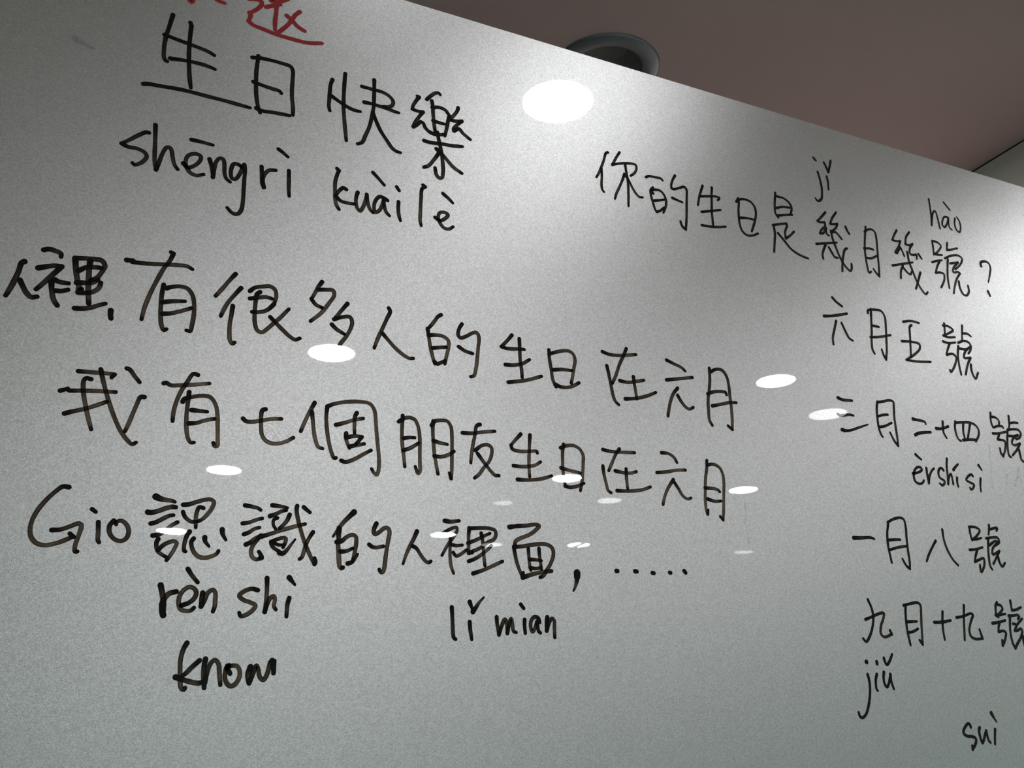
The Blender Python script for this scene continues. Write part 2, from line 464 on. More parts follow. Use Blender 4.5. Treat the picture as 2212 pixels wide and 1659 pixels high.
WRITING = [
    ('handwritten_line', 'large black characters at the top left of the board', 0.00425, M_BLACK, 0.75, [
        ('written_character', '636,21382 614,21231 593,21083 591,20953 599,20870 616,20837 630,20834|582,21127 704,21108 844,21089 968,21069 1022,21053 1054,21038|656,20875 791,20893 929,20899 1026,20891 1073,20879|803,21345 815,21316! 814,21156 819,20994 831,20857 847,20723 868,20602|447,20520 487,20532 594,20541 786,20557 992,20554 1210,20549 1433,20539'),
        ('written_character', '1419,21128 1475,21143|1476,21165 1473,21103 1468,20990 1473,20838 1486,20689 1509,20577 1533,20509|1484,21145 1613,21153 1725,21149 1801,21139 1827,21090 1830,20990 1830,20868 1835,20770 1850,20664 1854,20573|1448,20847 1540,20831 1651,20820 1707,20815 1727,20793|1495,20552 1541,20538 1667,20549 1823,20559'),
        ('written_character', '2238,21114 2221,21052 2215,20959 2213,20847 2212,20779 2224,20732|2232,20914 2313,20870 2412,20826 2491,20809 2541,20812|2369,21228 2364,21095 2362,20935 2367,20779 2382,20627 2396,20510 2407,20425|2551,21123 2662,21121 2773,21119 2845,21094 2892,21044 2888,20991 2848,20957 2787,20945|2582,20937 2646,20941 2747,20936 2849,20928 2910,20917 2959,20914|2682,21243 2685,21111 2685,21007 2683,20903 2670,20798 2644,20655 2603,20533 2571,20447 2525,20418|2679,20834 2711,20753 2764,20643 2836,20540 2898,20461 2939,20439 2984,20434'),
        ('written_character', '3165,21183 3184,21177! 3150,21120 3114,21039 3110,21003! 3167,20996 3230,21002! 3188,20933 3132,20824 3122,20787! 3169,20829 3205,20873! 3231,20863 3257,20813 3294,20777|3271,21172 3313,21226 3377,21287 3414,21292 3425,21277|3329,21172 3340,21104 3346,20989 3357,20875 3368,20797|3335,21085 3409,21112 3484,21098 3532,21041! 3516,20966 3500,20868 3479,20770|3346,20925 3409,20919 3473,20919|3305,20774 3357,20760 3420,20768 3473,20791|3635,21171 3624,21127 3581,21055 3532,20988! 3613,20993 3678,21011! 3623,20949 3580,20884 3585,20863! 3645,20902 3688,20861 3774,20805|3243,20649 3316,20645 3442,20662 3558,20670 3681,20691|3394,20793 3410,20705 3431,20607 3447,20509 3458,20410 3458,20297 3447,20250 3416,20237 3385,20268 3369,20348|3415,20546 3358,20447 3297,20358 3245,20325|3384,20584 3442,20542 3505,20479 3579,20407 3674,20357'),
    ]),
    ('handwritten_note', 'black romanised note in two words under the top characters', 0.004, M_BLACK, 0.62, [
        ('written_letter', '544,20010 521,20010 468,19969 388,19893 326,19837! 380,19817 459,19818 526,19796 549,19758 527,19703 491,19665 453,19646 435,19661'),
        ('written_letter', '593,20109 605,19961 614,19815 624,19709 641,19640! 661,19728 684,19833 711,19895 735,19904 759,19872 773,19806 796,19733 828,19691'),
        ('written_letter', '923,20037 999,20037 1119,20030|871,19767 915,19733 971,19767 1016,19829 1020,19880 985,19896 936,19883 901,19849 890,19787 908,19722 945,19681 996,19669 1061,19695'),
        ('written_letter', '1101,19871 1123,19806 1137,19739 1145,19686! 1151,19783 1166,19867 1197,19906 1223,19902 1240,19846 1246,19766 1268,19701 1304,19675'),
        ('written_letter', '1407,19858 1371,19879 1328,19878 1306,19822 1307,19751 1322,19715 1352,19717 1387,19781 1408,19848 1423,19892! 1433,19834 1433,19732 1435,19612 1436,19502 1429,19411 1407,19362 1374,19345 1335,19360 1298,19396'),
        ('written_letter', '1586,19913 1593,19833 1598,19762 1602,19723 1620,19691! 1606,19774 1627,19851 1661,19891 1722,19906'),
        ('written_letter', '1849,19933 1854,19825 1858,19723 1866,19654|1735,20147 1782,20119 1830,20084'),
        ('written_letter', '2324,20076 2345,20060! 2331,20016 2312,19927 2313,19822 2318,19729 2335,19660 2361,19623|2426,19862 2397,19874 2356,19832 2321,19766! 2375,19721 2450,19713 2516,19718'),
        ('written_letter', '2545,19858 2532,19811 2530,19737 2546,19678 2575,19653 2603,19701 2624,19780 2638,19857! 2648,19775 2675,19697 2709,19663'),
        ('written_letter', '2856,19839 2821,19858 2772,19862 2730,19804 2717,19728 2733,19673 2776,19709 2803,19779 2816,19846! 2823,19773 2844,19704 2879,19669|2697,20123 2757,20068 2818,20007'),
        ('written_letter', '2974,19851 2972,19765 2981,19693 2997,19638|2951,20018 2978,19981'),
        ('written_letter', '3237,20109 3262,20095! 3227,20063 3216,19940 3211,19798 3208,19690 3220,19631'),
        ('written_letter', '3371,19759 3422,19733 3484,19773 3515,19824 3473,19842 3422,19825 3407,19767 3432,19697 3473,19658 3525,19658 3571,19695|3458,20061 3515,20021 3567,19976'),
    ]),
    ('handwritten_line', 'red writing cut off by the top of the frame', 0.0047, M_RED, 0.6, [
        ('written_character', '762,21640 776,21601 794,21590 805,21621 806,21656|1005,21718 1049,21694 1106,21687'),
        ('written_character', '1338,21823 1409,21839 1460,21839 1470,21806 1444,21748 1397,21691 1357,21655! 1369,21632 1361,21585 1353,21547|1353,21551 1401,21519 1489,21504 1635,21482 1782,21477 1967,21484 2108,21526|1602,21930 1560,21888! 1560,21879 1641,21889! 1734,21959|1515,21782 1578,21822 1657,21863|1618,21836 1620,21746 1615,21636 1621,21531|1860,21842 1811,21775 1785,21703! 1730,21612 1669,21529 1642,21493|1730,21748 1784,21712 1847,21651 1923,21618'),
    ]),
    ('handwritten_line', 'long black line of characters starting with a squeezed-in insertion at the left edge', 0.004, M_BLACK, 0.5, [
        ('written_character', 'w1.15 -304,18515 -323,18498 -336,18418 -358,18320 -382,18240 -401,18184|w1.15 -316,18341 -284,18284 -249,18231 -211,18204 -170,18216'),
        ('written_character', 'w1.1 -172,18651 -134,18667 -75,18658 -37,18643 -34,18613|w1.15 -193,18477 -135,18501 -66,18524 -19,18524! -65,18454 -125,18365 -185,18281|w1.15 -79,18369 -66,18290 -42,18209 -9,18164|w1.1 -58,18395 -20,18381 52,18380|w1.1 -38,18295 4,18299 56,18321|w1.2 78,18623 93,18529 116,18428 137,18371 139,18320 158,18345|w1.1 75,18622 139,18635 227,18644 287,18643 318,18600 299,18534 268,18475 221,18440|w1.1 117,18512 171,18553 221,18567 295,18573|w1.1 115,18398 166,18407 237,18421 278,18459|w1.1 137,18311 191,18316 247,18335 293,18383 303,18433|w1.2 197,18620 197,18549 205,18445 215,18325 230,18224|w1.05 125,18162 178,18168 249,18189 304,18220 360,18247'),
        ('written_comma', 'w1.2 409,18191 411,18152 418,18119'),
        ('written_character', '846,18839 867,18829! 846,18760 799,18668 749,18531 707,18398 675,18260 662,18152|w1.2 487,18688 532,18692! 549,18682|534,18679 633,18685 779,18705 912,18723 992,18729 1042,18707|813,18512 806,18416 807,18327 813,18222 829,18128 853,18080 874,18096|839,18481 877,18501 954,18521 1018,18510 1063,18455 1084,18377 1090,18270 1083,18171 1072,18107 1040,18111|817,18342 889,18364 1005,18385|827,18233 899,18250 982,18287 1065,18329'),
        ('written_character', '1422,18735 1373,18660 1322,18576 1262,18484|1481,18604 1432,18531 1380,18448 1345,18369 1322,18297|1420,18414 1414,18326 1406,18234 1409,18145 1420,18075 1442,18047 1461,18064|1562,18588 1601,18628 1676,18656 1743,18669 1787,18644 1804,18581 1794,18523 1787,18498! 1740,18438 1675,18399 1592,18385|1567,18514 1641,18537 1716,18555 1771,18547|1654,18596 1626,18567 1619,18473 1618,18362 1628,18272 1653,18212 1695,18201 1743,18245 1798,18310 1846,18364 1886,18417 1926,18471|1761,18363 1815,18313 1877,18258 1949,18201 2001,18177 2043,18198'),
        ('written_character', '2226,18808 2193,18749 2161,18675 2133,18612! 2175,18563 2238,18541|2194,18720 2265,18733 2337,18737 2348,18690 2298,18594 2231,18487 2134,18385|2481,18627 2443,18572 2400,18507 2357,18442! 2437,18480 2509,18492 2533,18444 2513,18355 2471,18272 2429,18209 2404,18158|2337,18387 2388,18343 2461,18308'),
        ('written_character', '2894,18652 2909,18620 2878,18541 2834,18427 2790,18314 2757,18213|2835,18378 2892,18320 2968,18246 3044,18191 3110,18162 3152,18167'),
        ('written_character', '3439,18677 3405,18651 3366,18590 3317,18522|3298,18504 3313,18398 3333,18284 3358,18190 3372,18144|3308,18436 3376,18448 3454,18450 3513,18415 3518,18342 3498,18251 3479,18160|3352,18306 3425,18323 3493,18338|3372,18164 3396,18148 3445,18170 3484,18195|3663,18615 3633,18560 3622,18488 3647,18462 3712,18492 3773,18533 3824,18546 3848,18494 3837,18382 3825,18261 3809,18150 3788,18079 3753,18064|3627,18364 3691,18330 3776,18313'),
        ('written_character', '4216,18585 4162,18515 4093,18438! 4160,18428 4285,18442 4354,18448|4299,18557 4301,18435 4303,18313 4316,18214 4320,18135|4135,18248 4228,18257 4323,18286 4409,18344|4162,18063 4276,18089 4380,18118 4541,18181'),
        ('written_character', '4638,18487 4641,18384 4658,18264 4670,18164 4704,18088|4638,18440 4737,18482 4859,18511 4918,18489 4943,18430 4927,18334 4906,18238 4885,18154|4680,18272 4783,18292 4903,18295|4705,18113 4763,18096 4850,18103 4917,18133 4979,18172'),
        ('written_character', '5281,18568 5354,18551 5481,18554 5705,18599|5586,18651 5551,18576 5485,18448 5430,18313 5384,18223|5328,18414 5345,18322 5365,18200 5385,18078 5410,18020 5447,17991|5478,18266 5575,18260 5693,18288 5782,18313|5652,18335 5656,18261 5667,18179 5675,18085|5532,18067 5654,18088 5797,18133 5925,18193'),
        ('written_character', '6098,18594 6192,18564 6287,18535 6333,18500|6077,18358 6200,18386 6324,18414 6425,18437|6214,18283 6146,18201 6101,18099 6075,18012 6057,17941|6206,18198 6248,18129 6303,18072 6350,18057 6401,18085'),
        ('written_character', '6668,18580 6660,18445 6635,18310 6610,18198 6602,18068 6603,17961 6634,17906|6686,18543 6753,18581 6842,18583 6898,18513 6916,18393 6915,18282 6919,18151 6915,18020 6902,17889! 6847,17926|6612,18269 6684,18301 6799,18322 6862,18319 6869,18293|6659,18134 6769,18165 6899,18203 6997,18216'),
    ]),
    ('handwritten_line', 'second long black line of characters', 0.00375, M_BLACK, 0.36, [
        ('written_character', '218,17609 314,17613 429,17620 501,17620! 479,17589|324,17553 285,17556 270,17533 276,17445 303,17335 336,17227 373,17121|104,17421 157,17445! 165,17434 276,17445 389,17456 525,17466|158,17231 201,17250 294,17286 375,17324 466,17373|389,17649 412,17570 444,17476 494,17344 542,17237 595,17139 661,17058 700,17031 727,17050|754,17452 725,17448 696,17362 664,17244 632,17135|590,17687 612,17682 663,17622 704,17578'),
        ('written_character', '1172,17712 1133,17715 1086,17631 1040,17532 1011,17427 998,17326 999,17268|898,17596 920,17604 951,17587 1035,17597 1148,17619 1275,17647|1112,17546 1109,17440 1108,17323 1117,17216 1135,17136 1161,17098 1188,17101|1066,17451 1076,17478 1135,17502 1218,17526 1289,17523 1340,17462 1363,17371 1372,17272 1380,17172 1381,17090 1361,17088 1348,17115|1145,17386 1206,17387 1276,17387|1132,17264 1192,17275 1267,17309 1343,17331'),
        ('written_character', '1582,17364 1612,17342 1676,17346 1755,17368 1844,17392 1917,17401|1773,17474 1746,17462 1737,17401 1742,17316 1756,17232 1791,17185 1849,17166 1914,17174 1978,17202 2033,17240'),
        ('written_character', '2210,17592 2171,17507 2133,17415 2095,17306|2188,17500 2200,17423 2214,17320 2234,17235 2262,17178 2301,17169|2327,17562 2322,17473 2331,17368 2348,17265 2378,17156 2410,17090 2427,17096|2327,17571 2399,17607 2520,17641 2643,17657 2733,17646 2774,17592 2791,17477 2803,17353 2819,17230 2831,17116 2828,17020 2812,16975 2785,16990 2762,17026|2415,17405 2501,17437 2587,17474 2670,17498|2607,17544 2590,17506 2588,17426 2591,17346|2513,17337 2510,17301 2524,17250 2548,17200|2514,17297 2592,17319 2662,17319! 2628,17271 2603,17241|2543,17213 2612,17234 2686,17255|2475,17075 2514,17066 2599,17101 2676,17153 2753,17201'),
        ('written_character', '3053,17572 3050,17508 3047,17399 3053,17291 3068,17185 3080,17080|3013,17508 3054,17540 3118,17562 3174,17546 3211,17472 3226,17365 3227,17256 3228,17148 3229,17050 3211,17026 3183,17090|3066,17351 3120,17366 3175,17370|3063,17234 3131,17264 3217,17323|3360,17555 3356,17471 3361,17371 3371,17254 3385,17165 3409,17041|3342,17511 3379,17557 3436,17573 3503,17572 3541,17521 3552,17420 3552,17310 3551,17200 3549,17082 3542,17009! 3526,17062|3361,17362 3436,17347 3502,17341|3371,17213 3437,17211 3521,17242 3574,17280'),
        ('written_character', '3847,17581 3812,17563 3791,17466 3771,17371 3755,17276 3745,17183|3661,17474 3762,17482 3900,17512 4004,17530|3795,17313 3858,17366 3927,17383 3966,17355 3965,17289 3934,17212 3875,17142 3835,17083 3782,17037|3818,17283 3866,17223 3924,17156 3971,17105 4000,17085 4040,17086'),
        ('written_character', '4286,17533 4228,17469 4176,17406! 4190,17370 4275,17355 4387,17367 4459,17375 4464,17357|4388,17535 4380,17438 4371,17323 4367,17209 4371,17107|4196,17202 4271,17200 4352,17208 4434,17230 4497,17270|4237,17066 4327,17070 4449,17086 4552,17115 4615,17140'),
        ('written_character', '4764,17481 4749,17402 4746,17324 4744,17238 4750,17153 4762,17069|4727,17440 4797,17470 4882,17479 4945,17452 4984,17388 4980,17300 4968,17193 4953,17096 4933,17018|4723,17231 4816,17216 4942,17200|4761,17050 4818,17041 4903,17063 4979,17098'),
        ('written_character', '5219,17476 5306,17466 5450,17472 5603,17483|5419,17503 5376,17449 5326,17355 5276,17257|5210,17299 5218,17207 5239,17113 5257,17047 5288,17029|5353,17264 5446,17254 5546,17259 5609,17280|5485,17297 5483,17223 5485,17155 5489,17087|5361,17056 5465,17061 5599,17078 5691,17101 5767,17132'),
        ('written_character', '5937,17519 6024,17518 6091,17484 6124,17432|5860,17295 5982,17314 6101,17343 6226,17358|6062,17239 6003,17164 5957,17090 5927,17019 5907,16958|6071,17210 6117,17144 6168,17069 6224,17044 6267,17058'),
        ('written_character', '6515,17493 6505,17404 6478,17299 6462,17176 6449,17054 6448,16953 6462,16900! 6473,16946|6515,17441 6590,17459 6672,17431 6712,17352 6711,17239 6694,17115 6680,16992 6656,16855! 6622,16888|6457,17185 6548,17188 6619,17180 6647,17160|6480,17066 6568,17049 6654,17059'),
    ]),
    ('handwritten_line', 'black line starting with the name Gio and ending in dots', 0.00365, M_BLACK, 0.42, [
        ('written_letter', '264,16627 220,16628 171,16583 113,16510 59,16417 31,16327 30,16255 47,16205 84,16168 145,16154 221,16174 284,16203 340,16236|315,16257 347,16233|182,16276 241,16284 311,16315 369,16342 389,16332 386,16280 373,16220 363,16161 368,16118 384,16120'),
        ('written_letter', '511,16364 519,16290 525,16216 534,16203|454,16464 483,16444'),
        ('written_letter', '625,16384 598,16340 605,16281 641,16239 691,16224 730,16245 746,16298 726,16357 681,16388 647,16374 646,16355'),
        ('written_character', 'w1.5:0.9 927,16607 968,16592 1019,16586 1063,16582 1079,16576|w1.15 875,16474 900,16472 956,16490 1018,16519 1068,16534 1090,16532|907,16382 943,16394 997,16428 1045,16457 1078,16464|932,16285 974,16295 1021,16327 1074,16381 1115,16409|w0.95 977,16260 967,16233 969,16195 983,16159 1017,16135 1051,16118|w0.95 984,16170 1018,16210 1062,16239 1104,16250 1123,16239 1115,16201 1088,16143 1057,16092|1148,16558 1190,16564 1251,16590 1313,16613 1361,16622 1392,16604 1385,16560 1352,16499 1311,16449 1276,16427|w0.95 1151,16498 1165,16465 1194,16436 1228,16421 1253,16425|w0.95 1311,16543 1277,16548 1262,16507 1257,16452 1261,16406 1263,16376|1217,16338 1201,16310 1187,16255 1183,16198 1188,16176 1198,16172|1254,16283 1238,16255 1245,16213 1267,16169 1303,16137 1351,16129 1402,16143 1448,16169 1461,16193|w1.1:0.8 1342,16298 1348,16266 1381,16226|w1.1:0.8 1478,16374 1484,16337 1514,16289'),
        ('written_character', '1652,16595 1712,16589 1764,16579 1786,16565|w0.95 1641,16438 1694,16450 1758,16479 1804,16494|w0.95 1659,16347 1696,16364 1744,16399 1786,16414|1680,16261 1713,16279 1753,16317 1802,16347! 1766,16298 1735,16245 1728,16198 1744,16156 1776,16141 1806,16152! 1821,16157 1808,16187 1793,16208|w1.05:0.8 1884,16615 1943,16612 2016,16604|1868,16519 1916,16539 1962,16567 2005,16581|w0.85 1933,16508 1903,16490 1901,16446 1923,16412|2037,16545 2018,16495 1984,16448 1954,16418|1802,16336 1883,16367 1979,16406 2096,16448 2176,16473|2099,16627 2095,16590 2114,16502 2143,16408 2175,16322 2211,16244 2246,16175 2273,16129! 2282,16149 2272,16182|2248,16407 2218,16357 2192,16295 2175,16230 2162,16185 2141,16166|w0.95 1891,16298 1936,16321 1983,16338 2014,16336 2012,16303 1995,16258|w0.95 1891,16298 1905,16260 1937,16234 1965,16223|w0.8 1930,16285 1962,16276 2005,16282|w1.1:0.6 1966,16209 1994,16205 2028,16236 2065,16290 2096,16334|w0.95 2156,16622 2182,16601 2213,16579'),
        ('written_character', 'w1.4:0.7 2611,16614 2567,16568 2516,16513 2467,16444 2427,16381|w1.2 2480,16459 2477,16407 2479,16357 2476,16310 2483,16246 2488,16178 2497,16124 2512,16107 2526,16117|w1.05 2461,16335 2503,16344 2549,16385 2606,16409 2635,16391 2639,16340 2631,16279 2621,16218 2608,16172|2497,16254 2549,16260 2609,16289|w1.1:0.7 2567,16153 2604,16167 2631,16200 2656,16241|w1.1 2820,16526 2801,16482 2797,16439 2810,16429 2851,16453 2894,16489 2924,16494 2944,16464 2935,16392 2922,16307 2910,16213 2902,16133 2888,16095 2869,16094 2856,16117|2757,16333 2791,16312 2835,16311 2890,16326'),
        ('written_character', 'w1.15:0.85 3206,16483 3179,16419 3144,16350 3106,16267 3077,16180|3165,16346 3200,16329 3241,16275 3286,16221 3322,16204 3342,16219'),
        ('written_character', 'w1.1 3478,16601 3540,16598 3622,16612|w0.9 3459,16482 3540,16532 3597,16548 3600,16519 3565,16458 3503,16372 3450,16279|w0.9 3534,16438 3530,16362 3530,16275 3539,16190 3564,16122|w0.9 3540,16386 3590,16377 3653,16387|w0.9 3561,16312 3589,16282 3633,16299 3696,16346|3723,16551 3716,16474 3716,16397 3715,16316! 3753,16324|3736,16549 3826,16559 3923,16563 3987,16547 3996,16505 3973,16462 3908,16428 3830,16370 3721,16322|w0.95 3709,16409 3792,16444 3870,16485 3935,16516|w0.95 3714,16240 3778,16267 3855,16318 3919,16370 3946,16401|w0.95 3844,16510 3859,16431 3867,16325 3878,16209|3757,16130 3852,16164 3949,16207 4059,16260'),
        ('written_character', 'w1.2 4139,16591 4219,16606|w1.1 4219,16607 4320,16619 4421,16636 4458,16627 4420,16584 4344,16530 4249,16490 4202,16460 4187,16411|w1.05 4181,16404 4192,16333 4209,16257 4240,16176 4265,16125|w1.1 4181,16404 4280,16417 4415,16444 4530,16451 4590,16419 4601,16359 4570,16272 4520,16198 4485,16148 4450,16131|w0.95 4333,16396 4337,16319 4344,16235 4353,16194|w0.95 4447,16407 4451,16338 4462,16254 4467,16207|w0.95 4343,16295 4403,16296 4470,16291|w0.95 4347,16215 4413,16213 4467,16225|w1.15 4265,16119 4338,16146 4439,16175 4574,16198|w0.9 4273,16166 4268,16125'),
        ('written_comma', 'w2 4853,16194 4851,16159|w1.4:0.7 4851,16149 4843,16110 4822,16052 4804,16022'),
        ('written_dot', 'w1.25 5297,16238 5310,16239'),
        ('written_dot', 'w1.25 5512,16247 5535,16246'),
        ('written_dot', 'w1.25 5716,16242 5736,16241'),
        ('written_dot', 'w1.2 5925,16256 5937,16255'),
        ('written_dot', 'w1.25 6103,16282 6119,16266'),
    ]),
    ('handwritten_note', 'black romanised note under the Gio line, left', 0.0038, M_BLACK, 0.42, [
        ('written_letter', 'w1.2 1030,15891 1045,15840 1063,15768 1069,15695 1071,15656! 1059,15695 1054,15746 1071,15790 1103,15828 1155,15845|w1.2 1058,15746 1066,15659'),
        ('written_letter', '1204,15737 1260,15761 1300,15800 1311,15845 1294,15874 1256,15887 1215,15863 1184,15810 1182,15751 1200,15708 1244,15695 1279,15700 1303,15723|1230,16031 1263,15984 1315,15927'),
        ('written_letter', 'w1.1 1362,15844 1358,15795 1357,15736|1357,15736 1381,15789 1405,15849 1440,15873 1461,15852 1465,15792 1465,15740 1454,15699'),
        ('written_letter', '1804,15887 1754,15896 1695,15874 1656,15834 1692,15802 1746,15785 1793,15761 1773,15722 1723,15683 1678,15670 1665,15696'),
        ('written_letter', '1875,15990 1880,15909 1880,15833 1877,15757 1872,15711! 1885,15765 1912,15827 1942,15843 1951,15813 1946,15760 1963,15734'),
        ('written_letter', '2071,15834 2058,15779 2056,15718 2055,15680|w1.2:0.8 2062,16004 2112,15948'),
    ]),
    ('handwritten_note', 'black English word know at the lower left', 0.00385, M_BLACK, 0.48, [
        ('written_letter', '1272,15446 1248,15392 1234,15313 1238,15229 1244,15159 1260,15096 1281,15089 1287,15103|1380,15312 1330,15265 1285,15215 1258,15194|w1.1 1207,15183 1282,15159 1383,15139 1411,15146'),
        ('written_letter', 'w1.1 1425,15324 1419,15267 1422,15189 1432,15104|1433,15140 1447,15232 1471,15296 1501,15318 1529,15290 1542,15219 1556,15127'),
        ('written_letter', '1625,15216 1604,15255! 1606,15284 1588,15234 1593,15162 1629,15120 1664,15127 1698,15178 1701,15235 1676,15274 1639,15277 1610,15270'),
        ('written_letter', 'w1.2 1784,15269 1769,15207 1781,15143|1784,15150 1809,15222 1831,15281 1848,15252 1867,15187 1894,15169 1925,15224 1942,15312 1956,15326! 1974,15224! 1976,15320'),
    ]),
    ('handwritten_note', 'black romanised note under the Gio line, middle', 0.0038, M_BLACK, 0.62, [
        ('written_letter', '3546,15815 3550,15748 3554,15655 3558,15578 3567,15545 3582,15537'),
        ('written_letter', '3720,15693 3723,15638 3731,15583 3738,15539|w1.15:0.6 3722,15870 3740,15823 3752,15784! 3783,15824 3822,15877 3863,15918'),
        ('written_letter', '3989,15745 3992,15691 4003,15624 4008,15588! 4039,15670 4072,15728 4084,15717 4092,15649 4094,15604! 4112,15678 4136,15736 4147,15679 4158,15623 4184,15613'),
        ('written_letter', '4274,15732 4272,15678 4277,15610|4237,15870 4268,15835'),
        ('written_letter', '4427,15714 4415,15751 4376,15759 4342,15726 4334,15668 4352,15623 4379,15658 4401,15716! 4406,15682 4417,15631 4433,15617'),
        ('written_letter', 'w1.1 4511,15760 4502,15697 4500,15636|4500,15639 4525,15703 4561,15754 4583,15734 4583,15665 4583,15579'),
    ]),
    ('handwritten_line', 'black question sentence slanting down to the right, ending in a question mark', 0.0034, M_BLACK, 0.72, [
        ('written_character', '5513,21097 5486,21079 5451,20974 5407,20862 5366,20772 5338,20722|5411,20855 5412,20755 5401,20645 5408,20575 5428,20552|5674,21139 5632,21072 5582,20979 5561,20944! 5648,20981 5754,21012 5852,21029 5889,21020 5892,20969 5857,20902 5805,20856|5741,20986 5746,20911 5758,20811 5761,20711 5756,20587 5745,20441|5721,20860 5684,20764 5633,20651 5590,20562 5569,20496|5734,20842 5774,20786 5819,20696 5866,20627 5908,20598 5949,20604'),
        ('written_character', '6017,20890 6061,20916 6160,20922 6229,20924 6251,20903|6105,20772 6068,20726 6072,20640 6091,20557 6108,20489 6134,20448|6102,20691 6082,20723 6145,20752 6206,20752 6255,20705 6276,20637 6264,20554 6222,20461|6113,20599 6179,20618 6249,20642|6127,20454 6174,20475 6240,20534|6437,21016 6401,20955 6370,20873 6370,20828! 6396,20820 6493,20862 6558,20889 6586,20858 6578,20745 6563,20594 6545,20443 6523,20308! 6480,20335 6456,20402|6369,20695 6437,20682 6509,20669'),
        ('written_character', '6832,20973 6800,20894 6766,20804 6734,20684|6783,20815 6898,20842 7021,20867 7068,20860 7039,20819|6969,20980 6954,20878 6941,20747 6929,20610 6930,20521 6929,20448|6777,20601 6916,20644 7065,20693|6761,20418 6876,20425 6997,20444 7116,20475'),
        ('written_character', '7321,20866 7353,20919! 7359,20875 7340,20749 7333,20626 7338,20538 7369,20462 7430,20427 7514,20441 7603,20487|7360,20909 7453,20931 7551,20912 7601,20847 7606,20764 7581,20667 7544,20576 7509,20496|7352,20650 7453,20668 7561,20670'),
        ('written_character', '7960,21144 7939,21041 7922,20936 7921,20843 7956,20789|7975,21097 8086,21092 8167,21047 8196,20984 8176,20909 8149,20871|7950,20923 8050,20962 8165,20976|7943,20813 8059,20847 8194,20882|7853,20659 7978,20702 8077,20731! 8081,20701 8036,20599 8036,20512! 8113,20570 8183,20639|7867,20639 7870,20541 7849,20423 7821,20282|7920,20563 7997,20484 8101,20377 8213,20325 8356,20297'),
        ('written_character', '8758,21047 8682,20964 8599,20883! 8651,20876 8720,20892! 8720,20841 8640,20758 8615,20709! 8666,20720 8732,20814! 8722,20754 8733,20720 8759,20708|8941,21085 8860,20982 8811,20890! 8871,20896 8933,20917! 8907,20860 8836,20793 8807,20765! 8885,20782 8929,20748 8971,20702|8526,20540 8684,20580 8875,20631|8680,20558 8634,20477 8605,20400 8608,20344|8730,20532 8771,20462 8804,20412 8853,20407|8806,20787 8816,20673 8847,20564 8885,20450 8941,20340 9004,20274 9039,20259 9069,20308 9075,20366|9034,20581 8995,20551 8952,20449 8919,20335 8900,20229|9070,20903 9090,20849 9117,20807'),
        ('written_character', '9428,20982 9409,20903 9377,20778 9351,20640 9343,20507 9345,20384 9359,20300 9401,20320|9396,20900 9451,20942 9534,20964 9581,20933 9588,20837 9579,20724 9563,20574 9551,20425 9531,20280! 9487,20318 9449,20369|9339,20645 9424,20662 9501,20660|9361,20511 9431,20517 9556,20583'),
        ('written_character', '9990,21053 9932,20974 9877,20882! 9960,20880 10024,20898! 9966,20791 9892,20696 9921,20692! 10003,20799! 10027,20744 10050,20678|10218,21072 10143,20979 10108,20871! 10173,20864 10242,20899! 10173,20804 10169,20733 10229,20730 10281,20746 10273,20679|10322,20764 10369,20703|9803,20490 9974,20544 10185,20611|9994,20529 9938,20429 9916,20327|9998,20490 10047,20440 10102,20417 10134,20458|10119,20753 10120,20613 10153,20491 10195,20351 10254,20235 10323,20169 10368,20207|10297,20484 10233,20358 10160,20217'),
        ('written_character', '10632,21022 10630,20929 10616,20814|10640,21029 10739,21024 10786,20983 10738,20911 10644,20830! 10694,20830 10778,20842|10924,21058 10890,20942! 10978,20966 11104,21013|10556,20686 10632,20721 10752,20756|10702,20730 10637,20636 10589,20536! 10668,20557 10740,20546 10736,20475 10684,20385 10640,20327|10819,20800 10955,20868 11102,20898 11158,20863 11110,20771 10982,20664|10874,20796 10830,20634 10801,20487 10799,20347|10905,20740 11062,20787! 10945,20667 10932,20613 11038,20634 11059,20618! 10970,20509 10911,20398 10865,20284|11008,20487 11005,20395 11045,20302 11106,20294 11169,20365 11172,20457'),
        ('written_question_mark', 'w1.3:0.9 11517,20821 11524,20875 11613,20913 11688,20897 11702,20827 11660,20714 11600,20589|w1.3 11554,20437 11577,20375'),
    ]),
    ('handwritten_note', 'small black two-letter note above the question sentence', 0.0033, M_BLACK, 0.9, [
        ('written_letter', 'w1.1 8728,21639 8747,21542 8758,21419 8748,21317 8725,21237 8676,21195 8641,21193 8625,21220|w1.1 8687,21845 8724,21813'),
        ('written_letter', '8875,21609 8882,21525 8872,21406|w1.1 8863,21816 8889,21755 8912,21681! 8947,21764 8988,21877'),
    ]),
    ('handwritten_note', 'small black three-letter note near the end of the question sentence', 0.0032, M_BLACK, 0.85, [
        ('written_letter', '10723,21702 10717,21562 10707,21433 10682,21281! 10759,21498 10805,21530 10828,21408 10837,21258'),
        ('written_letter', '11037,21481 10972,21477 10917,21407 10898,21329 10931,21305 11001,21383 11042,21477! 11028,21389 11036,21317 11069,21293|11008,21715 11107,21615'),
        ('written_letter', '11176,21497 11148,21405 11164,21314 11210,21287 11255,21365 11255,21472 11216,21527'),
    ]),
    ('handwritten_line', 'uppermost black date of the right-hand column', 0.0035, M_BLACK, 0.75, [
        ('written_character', 'w1.1 8664,19819 8717,19771 8803,19724|w1.1 8483,19535 8641,19567 8869,19636|8670,19502 8623,19382 8574,19251 8573,19174|8755,19488 8798,19388 8848,19296 8899,19276'),
